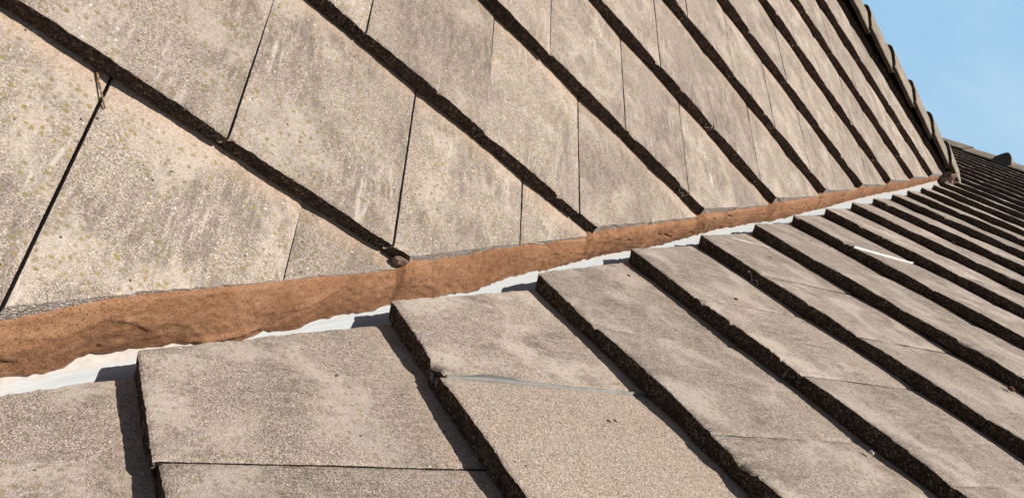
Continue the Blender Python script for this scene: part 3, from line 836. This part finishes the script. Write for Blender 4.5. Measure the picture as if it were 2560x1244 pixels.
# ------------------------------------------------------------------ strips between tiles
def strip(name, pl, u0, s0, s1, width, rise, thick, seed, mat, label, wfun=None, hang=0.0):
    """thin folded sheet lying in a side joint, its free edge curling above the tile"""
    gauge, s_0 = (GA, SA0) if pl == 'A' else (GB, SB0)
    n = 90; V = []; F = []; UV = []
    cross = 7
    for i in range(n + 1):
        t = i / n; s = s0 + (s1 - s0) * t
        k = (s - s_0) / gauge; frac = k - math.floor(k + 1e-6)
        h0 = T * (1 - min(max((s - s_0 - math.floor((0.5 * (s0 + s1) - s_0) / gauge) * gauge) / gauge, -0.05), 1.0))
        wv = width * (wfun(t) if wfun else 1.0) * (1 + 0.18 * float(vnoise(np.array([t * 9 + seed]), 1, 1)[0]) + 0.10 * float(vnoise(np.array([t * 40 + seed]), 1, 1)[0]))
        for j in range(cross + 1):
            q = j / cross
            uu = u0 - wv * q + 0.0012 * float(vnoise(np.array([t * 6 + seed]), 3, 1)[0])
            hz = h0 + 0.0024 + rise * (1 - q) ** 1.5 * (0.5 + 0.5 * (wfun(t) if wfun else 1.0)) + 0.0006 * float(vnoise(np.array([t * 25 + seed]), q * 3, 1)[0])
            V.append(tuple(put(pl, uu, s, hz))); UV.append((s, 0.7 + q * 0.3))
        # folded down into the joint
        V.append(tuple(put(pl, u0 + 0.0008, s, h0 - 0.012))); UV.append((s, 0.7))
    m_ = cross + 2
    order = [cross + 1] + list(range(cross + 1))
    for i in range(n):
        for a, b_ in zip(order[:-1], order[1:]):
            F.append((i * m_ + a, (i + 1) * m_ + a, (i + 1) * m_ + b_, i * m_ + b_))
    me = mesh_from(V, F, name, None, True, UV)
    o = link(name, me, [mat])
    sm = o.modifiers.new("thickness", 'SOLIDIFY'); sm.thickness = thick; sm.offset = 0
    tag(o, label, "flashing strip", None)
    return o
uB2 = JOINTS[('B', 2)]
# blade of lead lying in the joint, widest a third of the way up
strip("lead_strip", 'B', uB2 + 0.001, SB0 + 2 * GB + 0.004, SB0 + 3 * GB + 0.010, 0.011, 0.002, 0.0016, 1.0, M_LEAD,
      "grey lead strip in the side joint beside the clean tan tile",
      lambda t: 0.22 + 1.1 * math.exp(-((t - 0.20) / 0.10) ** 2) - 0.12 * math.exp(-((t - 0.62) / 0.16) ** 2) + 0.25 * (t > 0.9))
uB7 = JOINTS[('B', 7)] - 2 * W
strip("white_strip", 'B', uB7 + 0.001, SB0 + 7 * GB + 0.002, SB0 + 8 * GB - 0.012, 0.008, 0.003, 0.0015, 4.0, M_WHITE,
      "long bright white strip between two tiles far up the right slope",
      lambda t: 1.0 - 0.45 * t)
strip("white_strip", 'B', -0.405, SB0 + 5 * GB + 0.14, SB0 + 5 * GB + 0.315, 0.008, 0.001, 0.0012, 7.0, M_WHITE,
      "short thin white strip lying near the valley edge of the right slope", lambda t: 0.6 + 0.5 * math.sin(3.1 * t))

# crumpled tab poking out of the fourth butt on the right slope
def crumple(label, pl, u, s, h, mat, seed):
    V = []; F = []; n = 16
    for i in range(n + 1):
        t = i / n
        for j in range(4):
            q = j / 3
            V.append(tuple(put(pl, u + 0.042 * t, s - 0.004 - 0.004 * q + 0.003 * float(vnoise(np.array([t * 6 + seed]), q * 2, 1)[0]),
                               h + 0.004 + (0.006 + 0.003 * math.sin(t * 7)) * q + 0.007 * math.sin(t * 9.5 + 0.5) * (1 - 0.3 * q) - 0.010 * t)))
    for i in range(n):
        for j in range(3):
            a = i * 4 + j; F.append((a, a + 4, a + 5, a + 1))
    o = link("foil_tab", mesh_from(V, F, "foil_tab", None, True, [(0.5, 0.9)] * len(V)), [mat])
    sm = o.modifiers.new("thickness", 'SOLIDIFY'); sm.thickness = 0.001
    tag(o, label, "metal tab")
crumple("crumpled pale metal tab poking out under a butt on the right slope", 'B', -0.165, SB0 + 5 * GB, 0.010, M_WHITE, 3.0)

# ------------------------------------------------------------------ twig, crumbs, pebble
def twig():
    pts = [put('A', -0.6995, -0.042, 0.0030), put('A', -0.6895, -0.060, 0.0056), put('A', -0.680, -0.076, 0.0074), put('A', -0.671, -0.0895, 0.0076)]
    V = []; F = []; n = 7
    for i, p in enumerate(pts):
        tdir = (pts[min(i + 1, 3)] - pts[max(i - 1, 0)]).normalized()
        a = tdir.orthogonal().normalized(); b_ = tdir.cross(a)
        r = 0.0017 - 0.0002 * i
        for j in range(n):
            g = 2 * math.pi * j / n
            V.append(tuple(p + a * (r * math.cos(g)) + b_ * (r * math.sin(g))))
    for i in range(3):
        for j in range(n):
            F.append((i * n + j, i * n + (j + 1) % n, (i + 1) * n + (j + 1) % n, (i + 1) * n + j))
    F.append(tuple(reversed(range(n)))); F.append(tuple(range(3 * n, 4 * n)))
    return mesh_from(V, F, "twig", None, True)
tag(link("twig", twig(), [M_STRAW]), "thin dry straw-coloured twig lodged under a butt on the left slope", "twig")

crumbs = [
    ('B', 0.1667, -0.0039, 0.0119, 0.0034, "red-brown crumb above the lead strip, third course of the right slope"),
    ('B', 0.2887, -0.3535, 0.0124, 0.0026, "red-brown crumb alone on the large near tile left of the lead strip"),
    ('B', 0.4038, -0.0065, 0.0122, 0.0032, "left crumb of the red-brown pair on the clean tan tile"),
    ('B', 0.4027, 0.0064, 0.0109, 0.0030, "right crumb of the red-brown pair on the clean tan tile"),
    ('B', 0.4846, -0.1316, 0.0243, 0.0014, "tiny dark crumb at the lower end of the clean tan tile"),
    ('B', -0.1117, 0.4007, 0.0062, 0.0042, "brown leaf crumb in the shadow near the valley sheet joint"),
    ('B', -0.4832, 1.3861, 0.0110, 0.0036, "dark crumb on the tile below the long white strip, nearer the valley"),
    ('B', -0.4682, 1.4598, 0.0038, 0.0040, "dark crumb just below the left end of the long white strip"),
    ('B', -0.2913, 1.0088, 0.0141, 0.0040, "reddish crumb lying right of the short thin white strip"),
    ('B', -0.0033, 0.6108, 0.0192, 0.0040, "reddish crumb on the tile below the crumpled metal tab"),
    ('B', 0.0918, 0.6760, 0.0129, 0.0020, "small black speck, upper of two on the fifth course of the right slope"),
    ('B', 0.1510, 0.6201, 0.0183, 0.0020, "small black speck, lower of two on the fifth course of the right slope"),
    ('B', -1.3648, 3.2736, 0.0221, 0.0085, "largest reddish mortar crumb high on the right slope near the ridge end"),
    ('B', -0.6884, 2.4609, 0.0140, 0.0060, "pinkish crumb high on the right slope against a dark butt"),
    ('B', 0.3445, 1.1029, 0.0113, 0.0060, "reddish mortar bit wedged under a butt at the right edge"),
    ('A', -0.5264, -0.2360, 0.0189, 0.0018, "black speck on the near left tile, right one of two"),
    ('A', -0.5645, -0.2289, 0.0182, 0.0014, "black speck on the near left tile, left one of two"),
]
for i, (pl, u, s, h, r, lab) in enumerate(crumbs):
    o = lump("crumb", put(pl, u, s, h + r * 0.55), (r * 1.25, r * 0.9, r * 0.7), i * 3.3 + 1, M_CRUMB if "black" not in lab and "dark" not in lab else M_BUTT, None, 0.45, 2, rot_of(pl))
    tag(o, lab, "crumb", "bits of debris lying on the tiles")
o = lump("pebble", put('B', 0.5073, 0.4280, 0.0101 + 0.003), (0.0045, 0.0035, 0.003), 8.8, M_STONE, None, 0.25, 2, rot_of('B'))
tag(o, "pale pebble resting against a butt low on the right slope", "pebble")

# ------------------------------------------------------------------ deck under the tiles, far slopes, ground
def deck():
    d = 0.062
    V = []; F = []
    def quad(*p):
        i = len(V); V.extend(tuple(x) for x in p); F.append((i, i + 1, i + 2, i + 3))
    na = FR['A'][2] * -d; nb = FR['B'][2] * -d
    # valley line points of the lowered planes are close to the valley itself
    lo = D * -6 - VV * d; topv = D * (S_APEX * FR['A'][1].z / D.z) - VV * d
    ax = APX + na
    quad(lo, topv, Vector((ax.x, topv.y, ax.z)), Vector((ax.x, -9, ax.z)))
    quad(Vector((ax.x, -9, ax.z)), Vector((ax.x, topv.y, ax.z)), Vector((ax.x - 4.2, topv.y, ax.z - 4.0)), Vector((ax.x - 4.2, -9, ax.z - 4.0)))
    bz = BPX + nb
    quad(lo, Vector((9, lo.y, lo.z)), Vector((9, topv.y, topv.z)), topv)
    quad(topv, Vector((9, topv.y, topv.z)), Vector((9, bz.y, bz.z)), Vector((-14, bz.y, bz.z)))
    V2 = Vector((-14, topv.y, topv.z)); i = len(V); V.extend([tuple(topv), tuple(Vector((-14, bz.y, bz.z))), tuple(V2)]); F.append((i, i + 1, i + 2))
    quad(Vector((-14, bz.y, bz.z)), Vector((9, bz.y, bz.z)), Vector((9, bz.y + 7, bz.z - 3.47)), Vector((-14, bz.y + 7, bz.z - 3.47)))
    return mesh_from(V, F, "roof_underlay")
tag(link("roof_underlay", deck(), [M_FELT]), "black underlay beneath all the tiles of both slopes", "roof underlay")
V = [(-1500, -1500, -6.5), (1500, -1500, -6.5), (1500, 1500, -6.5), (-1500, 1500, -6.5)]
g = link("ground", mesh_from(V, [(0, 1, 2, 3)], "ground"), [M_GROUND])
tag(g, None, None, None, 'structure')
